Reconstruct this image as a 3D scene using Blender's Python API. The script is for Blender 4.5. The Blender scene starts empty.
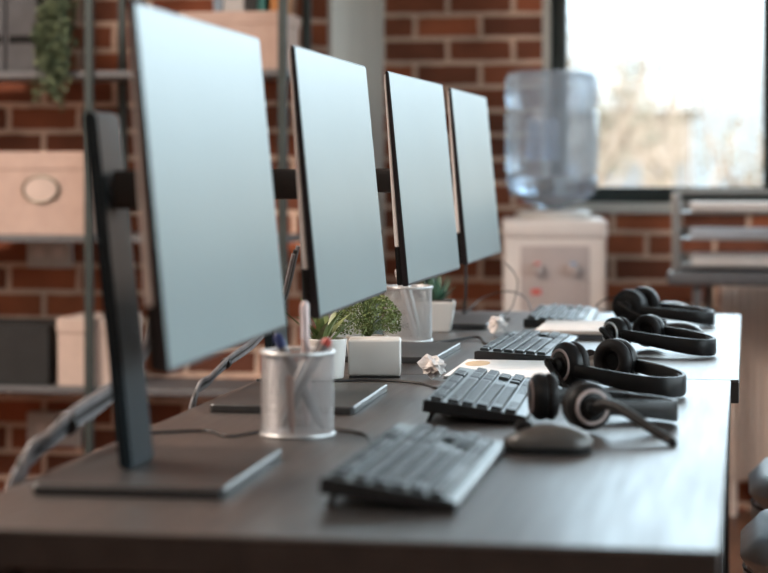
import bpy, bmesh, math, random
from mathutils import Vector, Matrix, Quaternion
random.seed(7)
S = bpy.context.scene
C = S.collection
PI = math.pi
R = math.radians

# ------------------------------------------------------------------ materials
def mat(name, col, rough=0.5, metal=0.0, noise=0.0, nscale=20.0, bump=0.0, bscale=80.0, spec=0.5,
        ior=1.45, coat=0.0, coat_rough=0.1, trans=0.0, col2=None, stretch=None, sheen=0.0):
    m = bpy.data.materials.new(name); m.use_nodes = True
    nt = m.node_tree; n = nt.nodes; L = nt.links
    b = n['Principled BSDF']
    b.inputs['Base Color'].default_value = (*col, 1)
    b.inputs['Roughness'].default_value = rough
    b.inputs['Metallic'].default_value = metal
    b.inputs['Specular IOR Level'].default_value = spec
    b.inputs['IOR'].default_value = ior
    b.inputs['Coat Weight'].default_value = coat
    b.inputs['Coat Roughness'].default_value = coat_rough
    b.inputs['Transmission Weight'].default_value = trans
    b.inputs['Sheen Weight'].default_value = sheen
    tc = n.new('ShaderNodeTexCoord'); mp = n.new('ShaderNodeMapping')
    L.new(tc.outputs['Object'], mp.inputs['Vector'])
    if stretch: mp.inputs['Scale'].default_value = stretch
    if noise > 0 or col2:
        t = n.new('ShaderNodeTexNoise'); t.inputs['Scale'].default_value = nscale; t.inputs['Detail'].default_value = 6
        L.new(mp.outputs['Vector'], t.inputs['Vector'])
        r = n.new('ShaderNodeValToRGB')
        c2 = col2 if col2 else tuple(max(0, c*(1-noise)) for c in col)
        c1 = col if col2 else tuple(min(1, c*(1+noise)) for c in col)
        r.color_ramp.elements[0].position = .35; r.color_ramp.elements[1].position = .65
        r.color_ramp.elements[0].color = (*c2, 1); r.color_ramp.elements[1].color = (*c1, 1)
        L.new(t.outputs['Fac'], r.inputs['Fac']); L.new(r.outputs['Color'], b.inputs['Base Color'])
    if bump > 0:
        t2 = n.new('ShaderNodeTexNoise'); t2.inputs['Scale'].default_value = bscale; t2.inputs['Detail'].default_value = 4
        L.new(mp.outputs['Vector'], t2.inputs['Vector'])
        bp = n.new('ShaderNodeBump'); bp.inputs['Strength'].default_value = bump; bp.inputs['Distance'].default_value = .002
        L.new(t2.outputs['Fac'], bp.inputs['Height']); L.new(bp.outputs['Normal'], b.inputs['Normal'])
    return m

def brick_mat():
    m = bpy.data.materials.new('red_brick'); m.use_nodes = True
    nt = m.node_tree; n = nt.nodes; L = nt.links; b = n['Principled BSDF']
    tc = n.new('ShaderNodeTexCoord'); sp = n.new('ShaderNodeSeparateXYZ'); cb = n.new('ShaderNodeCombineXYZ')
    L.new(tc.outputs['Object'], sp.inputs[0])
    ax = n.new('ShaderNodeMath'); ax.inputs[1].default_value = 1.01 - .102 + .204*40
    az = n.new('ShaderNodeMath'); az.inputs[1].default_value = -1.434 + .0745*40
    L.new(sp.outputs['X'], ax.inputs[0]); L.new(sp.outputs['Z'], az.inputs[0])
    L.new(ax.outputs[0], cb.inputs['X']); L.new(az.outputs[0], cb.inputs['Y'])
    # slightly wobbly edges
    nz = n.new('ShaderNodeTexNoise'); nz.inputs['Scale'].default_value = 18; nz.inputs['Detail'].default_value = 3
    L.new(tc.outputs['Object'], nz.inputs['Vector'])
    vs = n.new('ShaderNodeVectorMath'); vs.operation = 'SUBTRACT'; vs.inputs[1].default_value = (.5, .5, .5)
    L.new(nz.outputs['Color'], vs.inputs[0])
    vm = n.new('ShaderNodeVectorMath'); vm.operation = 'SCALE'; vm.inputs['Scale'].default_value = .008
    L.new(vs.outputs[0], vm.inputs[0])
    va = n.new('ShaderNodeVectorMath'); va.operation = 'ADD'
    L.new(cb.outputs[0], va.inputs[0]); L.new(vm.outputs[0], va.inputs[1])
    bt = n.new('ShaderNodeTexBrick')
    L.new(va.outputs[0], bt.inputs['Vector'])
    bt.inputs['Scale'].default_value = 1; bt.inputs['Brick Width'].default_value = .204
    bt.inputs['Row Height'].default_value = .0745; bt.inputs['Mortar Size'].default_value = .0085
    bt.inputs['Mortar Smooth'].default_value = .25; bt.inputs['Bias'].default_value = -.15
    bt.inputs['Color1'].default_value = (.36, .110, .052, 1); bt.inputs['Color2'].default_value = (.11, .045, .030, 1)
    bt.inputs['Mortar'].default_value = (.68, .49, .38, 1)
    n2 = n.new('ShaderNodeTexNoise'); n2.inputs['Scale'].default_value = 9; n2.inputs['Detail'].default_value = 8
    L.new(tc.outputs['Object'], n2.inputs['Vector'])
    rp = n.new('ShaderNodeValToRGB'); rp.color_ramp.elements[0].color = (.72, .72, .72, 1); rp.color_ramp.elements[1].color = (1.15, 1.12, 1.1, 1)
    rp.color_ramp.elements[0].position = .3; rp.color_ramp.elements[1].position = .7
    L.new(n2.outputs['Fac'], rp.inputs['Fac'])
    mx = n.new('ShaderNodeMix'); mx.data_type = 'RGBA'; mx.blend_type = 'MULTIPLY'; mx.inputs['Factor'].default_value = 1
    L.new(bt.outputs['Color'], mx.inputs['A']); L.new(rp.outputs['Color'], mx.inputs['B'])
    L.new(mx.outputs['Result'], b.inputs['Base Color'])
    b.inputs['Roughness'].default_value = .85; b.inputs['Specular IOR Level'].default_value = .25
    bp = n.new('ShaderNodeBump'); bp.inputs['Strength'].default_value = .6; bp.inputs['Distance'].default_value = .006; bp.invert = True
    L.new(bt.outputs['Fac'], bp.inputs['Height']); L.new(bp.outputs['Normal'], b.inputs['Normal'])
    return m

def pane_mat():
    m = bpy.data.materials.new('window_glass'); m.use_nodes = True
    nt = m.node_tree; n = nt.nodes; L = nt.links
    n.remove(n['Principled BSDF']); out = n['Material Output']
    t = n.new('ShaderNodeBsdfTransparent'); t.inputs['Color'].default_value = (.96, .98, .97, 1)
    g = n.new('ShaderNodeBsdfGlossy'); g.inputs['Roughness'].default_value = .02
    f = n.new('ShaderNodeFresnel'); f.inputs['IOR'].default_value = 1.35
    mx = n.new('ShaderNodeMixShader')
    L.new(f.outputs[0], mx.inputs[0]); L.new(t.outputs[0], mx.inputs[1]); L.new(g.outputs[0], mx.inputs[2])
    L.new(mx.outputs[0], out.inputs['Surface'])
    return m

def bottle_mat(name, tint, rough, alpha):
    m = bpy.data.materials.new(name); m.use_nodes = True
    nt = m.node_tree; n = nt.nodes; L = nt.links; out = n['Material Output']; b = n['Principled BSDF']
    b.inputs['Base Color'].default_value = (*tint, 1); b.inputs['Roughness'].default_value = rough
    b.inputs['Transmission Weight'].default_value = .55; b.inputs['IOR'].default_value = 1.3
    t = n.new('ShaderNodeBsdfTransparent'); t.inputs['Color'].default_value = (.80, .88, .97, 1)
    mx = n.new('ShaderNodeMixShader'); mx.inputs[0].default_value = alpha
    L.new(t.outputs[0], mx.inputs[1]); L.new(b.outputs[0], mx.inputs[2]); L.new(mx.outputs[0], out.inputs['Surface'])
    return m

def wood_desk():
    m = mat('dark_wood_laminate', (.042, .031, .026), .38, col2=(.028, .021, .018), nscale=14, stretch=(9, .7, 9), ior=2.2, spec=.5)
    nt = m.node_tree; n = nt.nodes; L = nt.links                       # grain streaks in the gloss
    tc = n.new('ShaderNodeTexCoord'); mp = n.new('ShaderNodeMapping'); mp.inputs['Scale'].default_value = (60, 3, 60)
    t = n.new('ShaderNodeTexNoise'); t.inputs['Scale'].default_value = 1.5; t.inputs['Detail'].default_value = 5
    mr = n.new('ShaderNodeMapRange'); mr.inputs['From Min'].default_value = .3; mr.inputs['From Max'].default_value = .7
    mr.inputs['To Min'].default_value = .355; mr.inputs['To Max'].default_value = .42
    L.new(tc.outputs['Object'], mp.inputs['Vector']); L.new(mp.outputs[0], t.inputs['Vector']); L.new(t.outputs['Fac'], mr.inputs['Value'])
    L.new(mr.outputs['Result'], n['Principled BSDF'].inputs['Roughness'])
    return m

M = dict(
    brick=brick_mat(), pane=pane_mat(),
    plaster=mat('painted_plaster', (.52, .49, .44), .8, noise=.05, nscale=5),
    wall_paint=mat('wall_paint', (.42, .36, .31), .85, noise=.05, nscale=4),
    ceil=mat('ceiling_paint', (.60, .57, .53), .9, noise=.04, nscale=4),
    floor=mat('brown_wood_floor', (.20, .085, .045), .45, col2=(.12, .050, .028), nscale=6, stretch=(8, .8, 1)),
    desk=wood_desk(),
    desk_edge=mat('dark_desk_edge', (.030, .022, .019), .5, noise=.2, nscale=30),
    metal_dark=mat('dark_metal', (.035, .035, .037), .45, metal=.6, noise=.1),
    black=mat('black_plastic', (.009, .008, .008), .40, spec=.28, noise=.15, nscale=60, bump=.05, bscale=300),
    bezel=mat('bezel_plastic', (.010, .007, .008), .35, noise=.1, nscale=50),
    mouse_grey=mat('mouse_grey_plastic', (.075, .066, .060), .34, noise=.08, nscale=60), mouse_black=mat('mouse_black_plastic', (.014, .014, .015), .28, noise=.1),
    black_soft=mat('black_leatherette', (.012, .010, .010), .55, spec=.25, noise=.25, nscale=90, bump=.2, bscale=220),
    cloth_black=mat('black_speaker_cloth', (.006, .006, .006), .95, noise=.3, nscale=300),
    key=mat('keycap_plastic', (.020, .024, .027), .42, noise=.12, nscale=90, ior=1.5),
    plate=mat('key_plate', (.12, .145, .15), .36, noise=.05, nscale=40),
    kcase=mat('keyboard_case', (.012, .012, .013), .36, noise=.1, nscale=60),
    silver=mat('silver_plastic', (.80, .76, .74), .4, metal=.05, noise=.04, nscale=30),
    gun=mat('gunmetal_plate', (.060, .058, .058), .38, metal=.5, noise=.08, nscale=60),
    column=mat('brushed_stand', (.010, .016, .020), .42, spec=.2, metal=.0, noise=.1, nscale=30, stretch=(20, 20, 1)),
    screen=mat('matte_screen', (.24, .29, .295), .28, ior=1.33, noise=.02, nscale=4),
    wire=mat('silver_wire', (.62, .62, .62), .35, metal=.6, noise=.05),
    wire_grey=mat('grey_mesh_wire', (.52, .50, .50), .4, metal=.4, noise=.05),
    white=mat('white_plastic', (.56, .53, .50), .45, noise=.03, nscale=20),
    ceramic=mat('white_ceramic', (.66, .63, .60), .35, noise=.03, nscale=20),
    cooler=mat('cooler_plastic', (.72, .66, .63), .5, noise=.03, nscale=10),
    cooler_dark=mat('cooler_recess', (.45, .39, .38), .55, noise=.05, nscale=10),
    red=mat('red_plastic', (.65, .12, .10), .4, noise=.1), blue=mat('blue_plastic', (.12, .30, .55), .4, noise=.1),
    bottle=bottle_mat('blue_bottle_plastic', (.76, .86, .97), .12, .46),
    water=mat('water', (.85, .92, 1.0), .02, ior=1.33, trans=1.0),
    cream=mat('cream_card', (.50, .36, .30), .8, noise=.05, nscale=25),
    cream2=mat('pale_card', (.56, .44, .38), .8, noise=.05, nscale=25),
    grey_card=mat('charcoal_card', (.075, .075, .080), .7, noise=.1, nscale=25),
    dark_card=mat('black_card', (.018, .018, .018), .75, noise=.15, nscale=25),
    brass=mat('aged_metal', (.20, .18, .14), .35, metal=.8, noise=.1),
    paper=mat('white_paper', (.80, .76, .74), .8, noise=.04, nscale=60),
    paper_print=mat('printed_paper', (.72, .67, .64), .8, col2=(.52, .48, .47), nscale=90),
    paper_cool=mat('bluish_paper', (.58, .62, .68), .75, noise=.04, nscale=30),
    tan=mat('tan_print', (.62, .42, .24), .7, noise=.1, nscale=60),
    nb=mat('beige_cover', (.66, .56, .50), .6, noise=.04, nscale=40),
    leaf=mat('leaf_green', (.060, .10, .022), .5, col2=(.19, .23, .075), nscale=45),
    leaf_dark=mat('leaf_deep_green', (.030, .085, .055), .45, col2=(.10, .19, .12), nscale=40),
    leaf_aloe=mat('aloe_green', (.060, .10, .030), .45, col2=(.22, .26, .10), nscale=30),
    leaf_trail=mat('trailing_leaf', (.060, .085, .045), .6, col2=(.14, .17, .09), nscale=40),
    soil=mat('potting_soil', (.05, .035, .025), .95, noise=.3, nscale=120),
    cable=mat('black_cable', (.015, .014, .014), .5, noise=.1),
    sleeve=mat('grey_cable_sleeve', (.17, .16, .165), .5, noise=.2, nscale=90, bump=.4, bscale=260),
    frame=mat('dark_window_frame', (.018, .026, .024), .45, noise=.1),
    radiator=mat('radiator_enamel', (.80, .68, .60), .45, noise=.03),
    table=mat('grey_table_top', (.10, .105, .115), .4, noise=.08),
    tray=mat('grey_tray_wire', (.30, .29, .28), .4, metal=.4, noise=.05),
    seat=mat('grey_seat_vinyl', (.46, .55, .63), .36, noise=.06, nscale=20, bump=.1, bscale=120),
    shell=mat('beige_seat_shell', (.46, .41, .37), .5, noise=.05),
    rack=mat('grey_green_steel', (.055, .068, .066), .45, metal=.4, noise=.1),
    rackshelf=mat('grey_steel_shelf', (.13, .13, .135), .5, metal=.3, noise=.08),
    pen_grey=mat('grey_pen_barrel', (.16, .145, .145), .4, noise=.08), pen_pink=mat('pale_pink_pen', (.62, .48, .46), .4, noise=.05),
    pen_white=mat('white_pen', (.72, .68, .67), .35, noise=.03), pen_navy=mat('navy_pen', (.020, .030, .10), .4, noise=.1),
    pen_orange=mat('orange_pencil', (.50, .20, .10), .5, noise=.08), pen_red=mat('red_pen_tip', (.40, .05, .035), .4, noise=.1),
    house=mat('peach_render', (.30, .225, .175), .9, noise=.06, nscale=.7), house2=mat('cream_render', (.33, .27, .22), .9, noise=.06, nscale=.7),
    roof=mat('grey_roof', (.30, .27, .25), .9, noise=.1, nscale=1), hwin=mat('dark_house_window', (.20, .19, .19), .3, noise=.1),
    bark=mat('pale_bark', (.34, .25, .19), .9, noise=.2, nscale=3), crown=mat('hazy_foliage', (.22, .185, .135), .9, noise=.15, nscale=1),
    earth=mat('pale_ground', (.26, .21, .165), .95, noise=.12, nscale=.15),
    bk1=mat('book_grey', (.42, .40, .39), .7, noise=.05), bk2=mat('book_black', (.02, .02, .02), .7, noise=.05),
    bk3=mat('book_teal', (.03, .14, .13), .7, noise=.05), bk4=mat('book_orange', (.42, .17, .05), .7, noise=.05),
    bk5=mat('book_bluegrey', (.20, .25, .30), .7, noise=.05),
    led=mat('silver_ring', (.80, .82, .84), .3, metal=.3, noise=.03),
    ring_pink=mat('dusty_ring', (.46, .36, .34), .45, noise=.05),
)

# ------------------------------------------------------------------ geometry helpers
def NB(): return bmesh.new()
def obj(name, bm, m, parent=None, smooth=False, loc=None, rot=None, angle=40):
    me = bpy.data.meshes.new(name)
    bmesh.ops.recalc_face_normals(bm, faces=bm.faces[:])
    bm.to_mesh(me); bm.free()
    if smooth:
        for p in me.polygons: p.use_smooth = True
        try: me.set_sharp_from_angle(angle=R(angle))
        except Exception: pass
    me.materials.append(M[m] if isinstance(m, str) else m)
    o = bpy.data.objects.new(name, me); C.objects.link(o)
    if parent: o.parent = parent
    if loc: o.location = loc
    if rot: o.rotation_euler = rot
    return o
def thing(name, label, cat, loc=(0, 0, 0), rotz=0, group=None):
    o = bpy.data.objects.new(name, None); C.objects.link(o)
    o.empty_display_size = .05
    o.location = loc; o.rotation_euler = (0, 0, rotz); o['label'] = label; o['category'] = cat
    if group: o['group'] = group
    return o
def tag(o, label, cat, group=None):
    o['label'] = label; o['category'] = cat
    if group: o['group'] = group
    return o
def struct(name, bm, m, parent=None, smooth=False):
    o = obj(name, bm, m, parent, smooth)
    if not parent: o['kind'] = 'structure'
    return o
def dup(root, loc, label=None, rotz=None):
    r = root.copy(); C.objects.link(r); r.location = loc
    if label: r['label'] = label
    if rotz is not None: r.rotation_euler = (0, 0, rotz)
    for ch in list(root.children):
        c = ch.copy(); C.objects.link(c); c.parent = r
        for g in list(ch.children):
            d = g.copy(); C.objects.link(d); d.parent = c
    return r
def box(bm, x0, x1, y0, y1, z0, z1, bev=0, seg=2, mx=None):
    vs = [bm.verts.new((x, y, z)) for z in (z0, z1) for y in (y0, y1) for x in (x0, x1)]
    f = [bm.faces.new([vs[i] for i in q]) for q in ((0, 2, 3, 1), (4, 5, 7, 6), (0, 1, 5, 4), (2, 6, 7, 3), (0, 4, 6, 2), (1, 3, 7, 5))]
    if bev:
        es = list({e for q in f for e in q.edges})
        r = bmesh.ops.bevel(bm, geom=es, offset=bev, segments=seg, profile=.5, affect='EDGES')
        vs = list({v for v in r['verts']} | {v for v in vs if v.is_valid})
    if mx:
        for v in vs: v.co = mx @ v.co
    return vs
def prism(bm, base, top):
    a = [bm.verts.new(p) for p in base]; b = [bm.verts.new(p) for p in top]; n = len(a)
    bm.faces.new(a); bm.faces.new(b)
    for i in range(n): bm.faces.new((a[i], a[(i+1) % n], b[(i+1) % n], b[i]))
    return a + b
def smoothpath(pts, k=8):
    P = [Vector(p) for p in pts]; P = [P[0]*2-P[1]] + P + [P[-1]*2-P[-2]]; out = []
    for i in range(1, len(P)-2):
        a, b, c, d = P[i-1:i+3]
        for j in range(k):
            t = j/k
            out.append(.5*((2*b)+(c-a)*t+(2*a-5*b+4*c-d)*t*t+(3*b-a-3*c+d)*t**3))
    out.append(P[-2]); return out
def tube(bm, pts, r, seg=8, caps=True):
    P = [Vector(p) for p in pts]; n = len(P)
    rs = r if isinstance(r, (list, tuple)) else [r]*n
    T = [(P[min(i+1, n-1)]-P[max(i-1, 0)]).normalized() for i in range(n)]
    u = T[0].orthogonal().normalized(); rings = []
    for i in range(n):
        u = (u - T[i]*u.dot(T[i])).normalized(); w = T[i].cross(u)
        rings.append([bm.verts.new(P[i]+(u*math.cos(2*PI*j/seg)+w*math.sin(2*PI*j/seg))*rs[i]) for j in range(seg)])
    for i in range(n-1):
        for j in range(seg):
            bm.faces.new((rings[i][j], rings[i][(j+1) % seg], rings[i+1][(j+1) % seg], rings[i+1][j]))
    if caps: bm.faces.new(rings[0][::-1]); bm.faces.new(rings[-1])
def lathe(bm, prof, seg=32, mx=None, cap0=True, cap1=True):
    rings = []
    for r, z in prof:
        ring = []
        for j in range(seg):
            a = 2*PI*j/seg; v = Vector((r*math.cos(a), r*math.sin(a), z))
            ring.append(bm.verts.new(mx @ v if mx else v))
        rings.append(ring)
    for i in range(len(rings)-1):
        for j in range(seg):
            bm.faces.new((rings[i][j], rings[i][(j+1) % seg], rings[i+1][(j+1) % seg], rings[i+1][j]))
    if cap0: bm.faces.new(rings[0][::-1])
    if cap1: bm.faces.new(rings[-1])
def torus(bm, R0, r, z=0, seg=40, ms=8, mx=None, sx=1, sy=1):
    vs = []
    for i in range(seg):
        a = 2*PI*i/seg; row = []
        for j in range(ms):
            b = 2*PI*j/ms
            v = Vector(((R0+r*math.cos(b))*math.cos(a)*sx, (R0+r*math.cos(b))*math.sin(a)*sy, z+r*math.sin(b)))
            row.append(bm.verts.new(mx @ v if mx else v))
        vs.append(row)
    for i in range(seg):
        for j in range(ms):
            bm.faces.new((vs[i][j], vs[(i+1) % seg][j], vs[(i+1) % seg][(j+1) % ms], vs[i][(j+1) % ms]))
def rounded_slab(bm, x0, x1, y0, y1, z0, z1, rad, bev=.002, n=6):
    pts = []
    for cx, cy, a0 in ((x1-rad, y1-rad, 0), (x0+rad, y1-rad, 90), (x0+rad, y0+rad, 180), (x1-rad, y0+rad, 270)):
        for k in range(n+1):
            a = R(a0+90*k/n); pts.append((cx+rad*math.cos(a), cy+rad*math.sin(a), math.cos(a), math.sin(a)))
    rings = []
    for z, ins in ((z0, bev), (z0+bev, 0), (z1-bev, 0), (z1, bev)):
        rings.append([bm.verts.new((p[0]-p[2]*ins, p[1]-p[3]*ins, z)) for p in pts])
    N = len(pts)
    for i in range(3):
        for j in range(N): bm.faces.new((rings[i][j], rings[i][(j+1) % N], rings[i+1][(j+1) % N], rings[i+1][j]))
    bm.faces.new(rings[0][::-1]); bm.faces.new(rings[-1])

# ------------------------------------------------------------------ the room
DZ = .74
bm = NB(); box(bm, -3.3, 2.9, -2.6, 6.5, -.1, 0); struct('floor', bm, 'floor')
bm = NB(); box(bm, -3.3, 2.9, -2.6, 6.5, 3.0, 3.1); struct('ceiling', bm, 'ceil')
bm = NB()
WX0, WX1, WZ0, WZ1 = -.615, 2.1, .905, 2.75
box(bm, -1.108, WX0, 6.285, 6.5, 0, 3); box(bm, WX0, WX1, 6.285, 6.5, 0, WZ0)
box(bm, WX0, WX1, 6.285, 6.5, WZ1, 3); box(bm, WX1, 2.9, 6.285, 6.5, 0, 3)
struct('wall_back', bm, 'brick')
bm = NB(); box(bm, -3.3, -1.12, 5.47, 5.6, 0, 3); struct('wall_back_left', bm, 'brick')
bm = NB(); box(bm, -1.12, -1.108, 5.468, 6.285, 0, 3); struct('wall_recess', bm, 'plaster')
bm = NB(); box(bm, -3.3, -3.2, -2.6, 5.47, 0, 3); struct('wall_left', bm, 'wall_paint')
bm = NB(); box(bm, -3.3, 2.9, -2.7, -2.6, 0, 3); struct('wall_front', bm, 'wall_paint')
RW = [(.1, 1.8), (2.1, 3.8), (4.1, 5.8)]
bm = NB(); box(bm, 2.8, 2.9, -2.6, 6.285, 0, .9); box(bm, 2.8, 2.9, -2.6, 6.285, 2.75, 3)
yy = -2.6
for a, b_ in RW: box(bm, 2.8, 2.9, yy, a, .9, 2.75); yy = b_
box(bm, 2.8, 2.9, yy, 6.285, .9, 2.75)
struct('wall_right', bm, 'plaster')
# back window
def window(name, horizontal, a0, a1, z0, z1, c, mulls, fr=.05):
    """frame in plane y=c (horizontal) or x=c"""
    f = NB()
    def bar(p0, p1, q0, q1, d=.06):
        if horizontal: box(f, p0, p1, c, c+d, q0, q1, .004)
        else: box(f, c, c+d, p0, p1, q0, q1, .004)
    bar(a0, a1, z0, z0+fr); bar(a0, a1, z1-fr, z1); bar(a0, a0+fr, z0+fr, z1-fr); bar(a1-fr, a1, z0+fr, z1-fr)
    for m0 in mulls: bar(m0, m0+fr, z0+fr, z1-fr)
    w = struct(name, f, 'frame')
    g = NB()
    if horizontal: box(g, a0+fr*.5, a1-fr*.5, c+.028, c+.032, z0+fr*.5, z1-fr*.5)
    else: box(g, c+.028, c+.032, a0+fr*.5, a1-fr*.5, z0+fr*.5, z1-fr*.5)
    obj('glass', g, 'pane', w)
    return w
window('window_1', True, -.592, 2.08, .928, 2.74, 6.33, [.052, .70, 1.38], .048)
bm = NB(); box(bm, -.64, 2.12, 6.262, 6.40, .895, .927, .004); struct('trim_1', bm, 'plaster')
bm = NB(); box(bm, -.615, -.592, 6.287, 6.40, .927, 2.75); struct('trim_2', bm, 'plaster')
for i, (a, b_) in enumerate(RW): window('window_%d' % (i+2), False, a, b_, .9, 2.75, 2.82, [(a+b_)/2-.025])

# ------------------------------------------------------------------ outside
bm = NB(); box(bm, -80, 120, 7.5, 160, -3.1, -3.0); o = struct('ground_outside', bm, 'earth')
def house(name, label, x0, x1, y0, y1, z1, m, wins, roofh):
    t = thing(name, label, 'house', ((x0+x1)/2, (y0+y1)/2, -3), 0, None)
    cx, cy = (x0+x1)/2, (y0+y1)/2; w, d = (x1-x0)/2, (y1-y0)/2
    b = NB(); box(b, -w, w, -d, d, 0, z1+3); wl = obj('wall', b, m, t)
    b = NB(); prism(b, [(-w-.3, -d-.3, z1+3), (w+.3, -d-.3, z1+3), (w+.3, d+.3, z1+3), (-w-.3, d+.3, z1+3)],
                    [(-w*.8, -.1, z1+3+roofh), (w*.8, -.1, z1+3+roofh), (w*.8, .1, z1+3+roofh), (-w*.8, .1, z1+3+roofh)])
    obj('roof', b, 'roof', t)
    for wx, wz in wins:
        b = NB(); box(b, wx-.4, wx+.4, -d-.06, -d+.05, wz+3-.6, wz+3+.6); obj('window', b, 'hwin', t)
    return t
house('house', 'peach rendered house seen outside through the left window pane', -4.6, -1.4, 50, 56, 2.4, 'house', [(-1.1, .5), (.1, .5), (1.2, .5), (-.5, -1.2), (.8, -1.2)], .9)
house('house', 'cream house standing further right outside the window', .5, 6, 54, 60, 1.7, 'house2', [(-1.7, .1), (-.2, .1), (1.2, .1)], .5)
house('house', 'large peach house behind the lower ones outside the window', 7, 16, 60, 70, 3.2, 'house', [(-3, 1), (-1, 1), (1, 1), (3, 1)], 1)
def tree(loc, label, h, spread, seed, leaves):
    rnd = random.Random(seed)
    t = thing('tree', label, 'tree', loc, 0, None)
    b = NB()
    tube(b, smoothpath([(0, 0, 0), (.1, 0, h*.3), (-.05, .1, h*.55)], 5), [.16-.006*i for i in range(11)], 8)
    tips = []
    for k in range(9):
        a = rnd.uniform(0, 2*PI); s = rnd.uniform(.5, 1)*spread
        st = Vector((0, .05, h*rnd.uniform(.35, .55))); en = Vector((s*math.cos(a), s*math.sin(a)*.6, h*rnd.uniform(.65, 1)))
        mid = st.lerp(en, .5)+Vector((0, 0, -.1*h*rnd.random()))
        p = smoothpath([st, mid, en], 5); tube(b, p, [.07-.005*i for i in range(len(p))], 6); tips += p[4:]
    obj('trunk', b, 'bark', t, True)
    b = NB()
    for k in range(leaves):
        p = rnd.choice(tips)+Vector([rnd.gauss(0, .28) for _ in range(3)])
        q = Quaternion((rnd.random(), rnd.random(), rnd.random()), rnd.uniform(0, 6)); s = rnd.uniform(.06, .14)
        vs = [b.verts.new(p+q @ Vector(v)*s) for v in ((-1, 0, 0), (0, -.5, .1), (1, 0, 0), (0, .5, .1))]
        b.faces.new(vs)
    obj('foliage', b, 'crown', t)
tree((-2.9, 38, -3), 'sparse tree outside close to the left window frame', 7.6, 1.5, 3, 420)
tree((-1.5, 41, -3), 'bare tan tree outside at the middle of the left pane', 7.4, 1.8, 8, 300)
tree((-.1, 44, -3), 'bare spreading tree outside near the right side of the left pane', 6.4, 1.6, 5, 260)
tree((3.4, 42, -3), 'bare tree outside beyond the right window panes', 7.5, 2.0, 6, 300)

# ------------------------------------------------------------------ desks
def desk(label, x0, x1, y0, y1):
    t = thing('desk', label, 'desk', ((x0+x1)/2, (y0+y1)/2, 0), 0, 'office desks joined in a row')
    w, d = (x1-x0)/2, (y1-y0)/2
    b = NB(); box(b, -w, w, -d, d, DZ-.0035, DZ, .001, 1); obj('tabletop', b, 'desk', t)
    b = NB(); box(b, -w, w, -d, d, DZ-.033, DZ-.0036, .001, 1); obj('shaded_edge', b, 'desk_edge', t)  # separate dark sides, the desk's unlit front put into their colour
    for sx in (-1, 1):
        for sy in (-1, 1):
            b = NB(); cx, cy = sx*(w-.045), sy*(d-.05); box(b, cx-.022, cx+.022, cy-.022, cy+.022, 0, DZ-.0335, .003); obj('leg', b, 'metal_dark', t)
    for sy in (-1, 1):
        b = NB(); box(b, -w+.07, w-.07, sy*(d-.05)-.015, sy*(d-.05)+.015, DZ-.075, DZ-.0335, .002); obj('rail', b, 'metal_dark', t)
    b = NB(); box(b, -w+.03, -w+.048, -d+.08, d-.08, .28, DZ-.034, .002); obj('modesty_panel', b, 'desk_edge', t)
    return t
desk('near dark wood desk under the two closest monitors', -.676, -.020, 1.618, 2.914)
desk('far dark wood desk under the two farthest monitors, joined end on', -.676, -.009, 2.917, 4.218)

# ------------------------------------------------------------------ monitors
MY = [1.920, 2.556, 3.208, 3.863]
ML = ['nearest and largest-looking monitor, beside the first mesh pen cup',
      'second monitor from the camera, behind the grey mesh pen cup',
      'third monitor from the camera, behind the white box and bushy plant',
      'farthest monitor in the row, before the water cooler']
def make_monitor():
    t = thing('monitor', ML[0], 'monitor', (-.55, MY[0], DZ), 0, 'monitors in a row on the desks')
    b = NB(); rounded_slab(b, -.09, .09, -.135, .135, 0, .010, .008, .0015); obj('base_plate', b, 'gun', t, True)
    b = NB()   # leaning flat column
    prof = [(-.034, -.040), (-.021, -.040), (-.021, .044), (-.034, .044)]
    vs = prism(b, [(x, y, .010) for x, y in prof], [(x-.036, y, .352) for x, y in prof])
    bmesh.ops.bevel(b, geom=b.edges[:], offset=.003, segments=2, affect='EDGES')
    obj('stand_column', b, 'column', t, True)
    b = NB(); box(b, -.044, .043, -.032, .032, .258, .296, .004); obj('bracket', b, 'black', t, True)
    tilt = R(-5.5)
    ctr = (.055, 0, .282)
    b = NB(); prism(b, [(-.0090, -.252, -.158), (0, -.252, -.158), (0, .252, -.158), (-.0090, .252, -.158)], [(-.0042, -.252, .158), (0, -.252, .158), (0, .252, .158), (-.0042, .252, .158)])
    bmesh.ops.bevel(b, geom=b.edges[:], offset=.001, segments=2, affect='EDGES'); p = obj('panel', b, 'bezel', t, True, ctr, (0, tilt, 0))
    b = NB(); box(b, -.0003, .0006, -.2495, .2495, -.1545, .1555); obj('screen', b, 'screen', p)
    b = NB(); prism(b, [(-0.0156, -.249, -0.1), (-0.0083, -.249, -0.1), (-0.0083, .249, -0.1), (-0.0156, .249, -0.1)], [(-0.0073, -.249, 0.154), (-0.0045, -.249, 0.154), (-0.0045, .249, 0.154), (-0.0073, .249, 0.154)])
    bmesh.ops.bevel(b, geom=b.edges[:], offset=.0012, segments=2, affect='EDGES'); obj('back_shell', b, 'silver', p, True)
    b = NB(); prism(b, [(-0.0174, -.249, -0.156), (-0.0092, -.249, -0.156), (-0.0092, .249, -0.156), (-0.0174, .249, -0.156)], [(-0.0156, -.249, -0.1005), (-0.0083, -.249, -0.1005), (-0.0083, .249, -0.1005), (-0.0156, .249, -0.1005)])
    bmesh.ops.bevel(b, geom=b.edges[:], offset=.0012, segments=2, affect='EDGES'); obj('lower_back', b, 'black', p, True)
    return t
m0 = make_monitor()
m0.location.x -= .005; m0.rotation_euler.z = R(1.4)
for i, dx, rz in ((1, -.0065, 1.1), (2, -.002, -.7), (3, -.006, 0)): dup(m0, (-.55+dx, MY[i], DZ), ML[i], R(rz))

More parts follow.
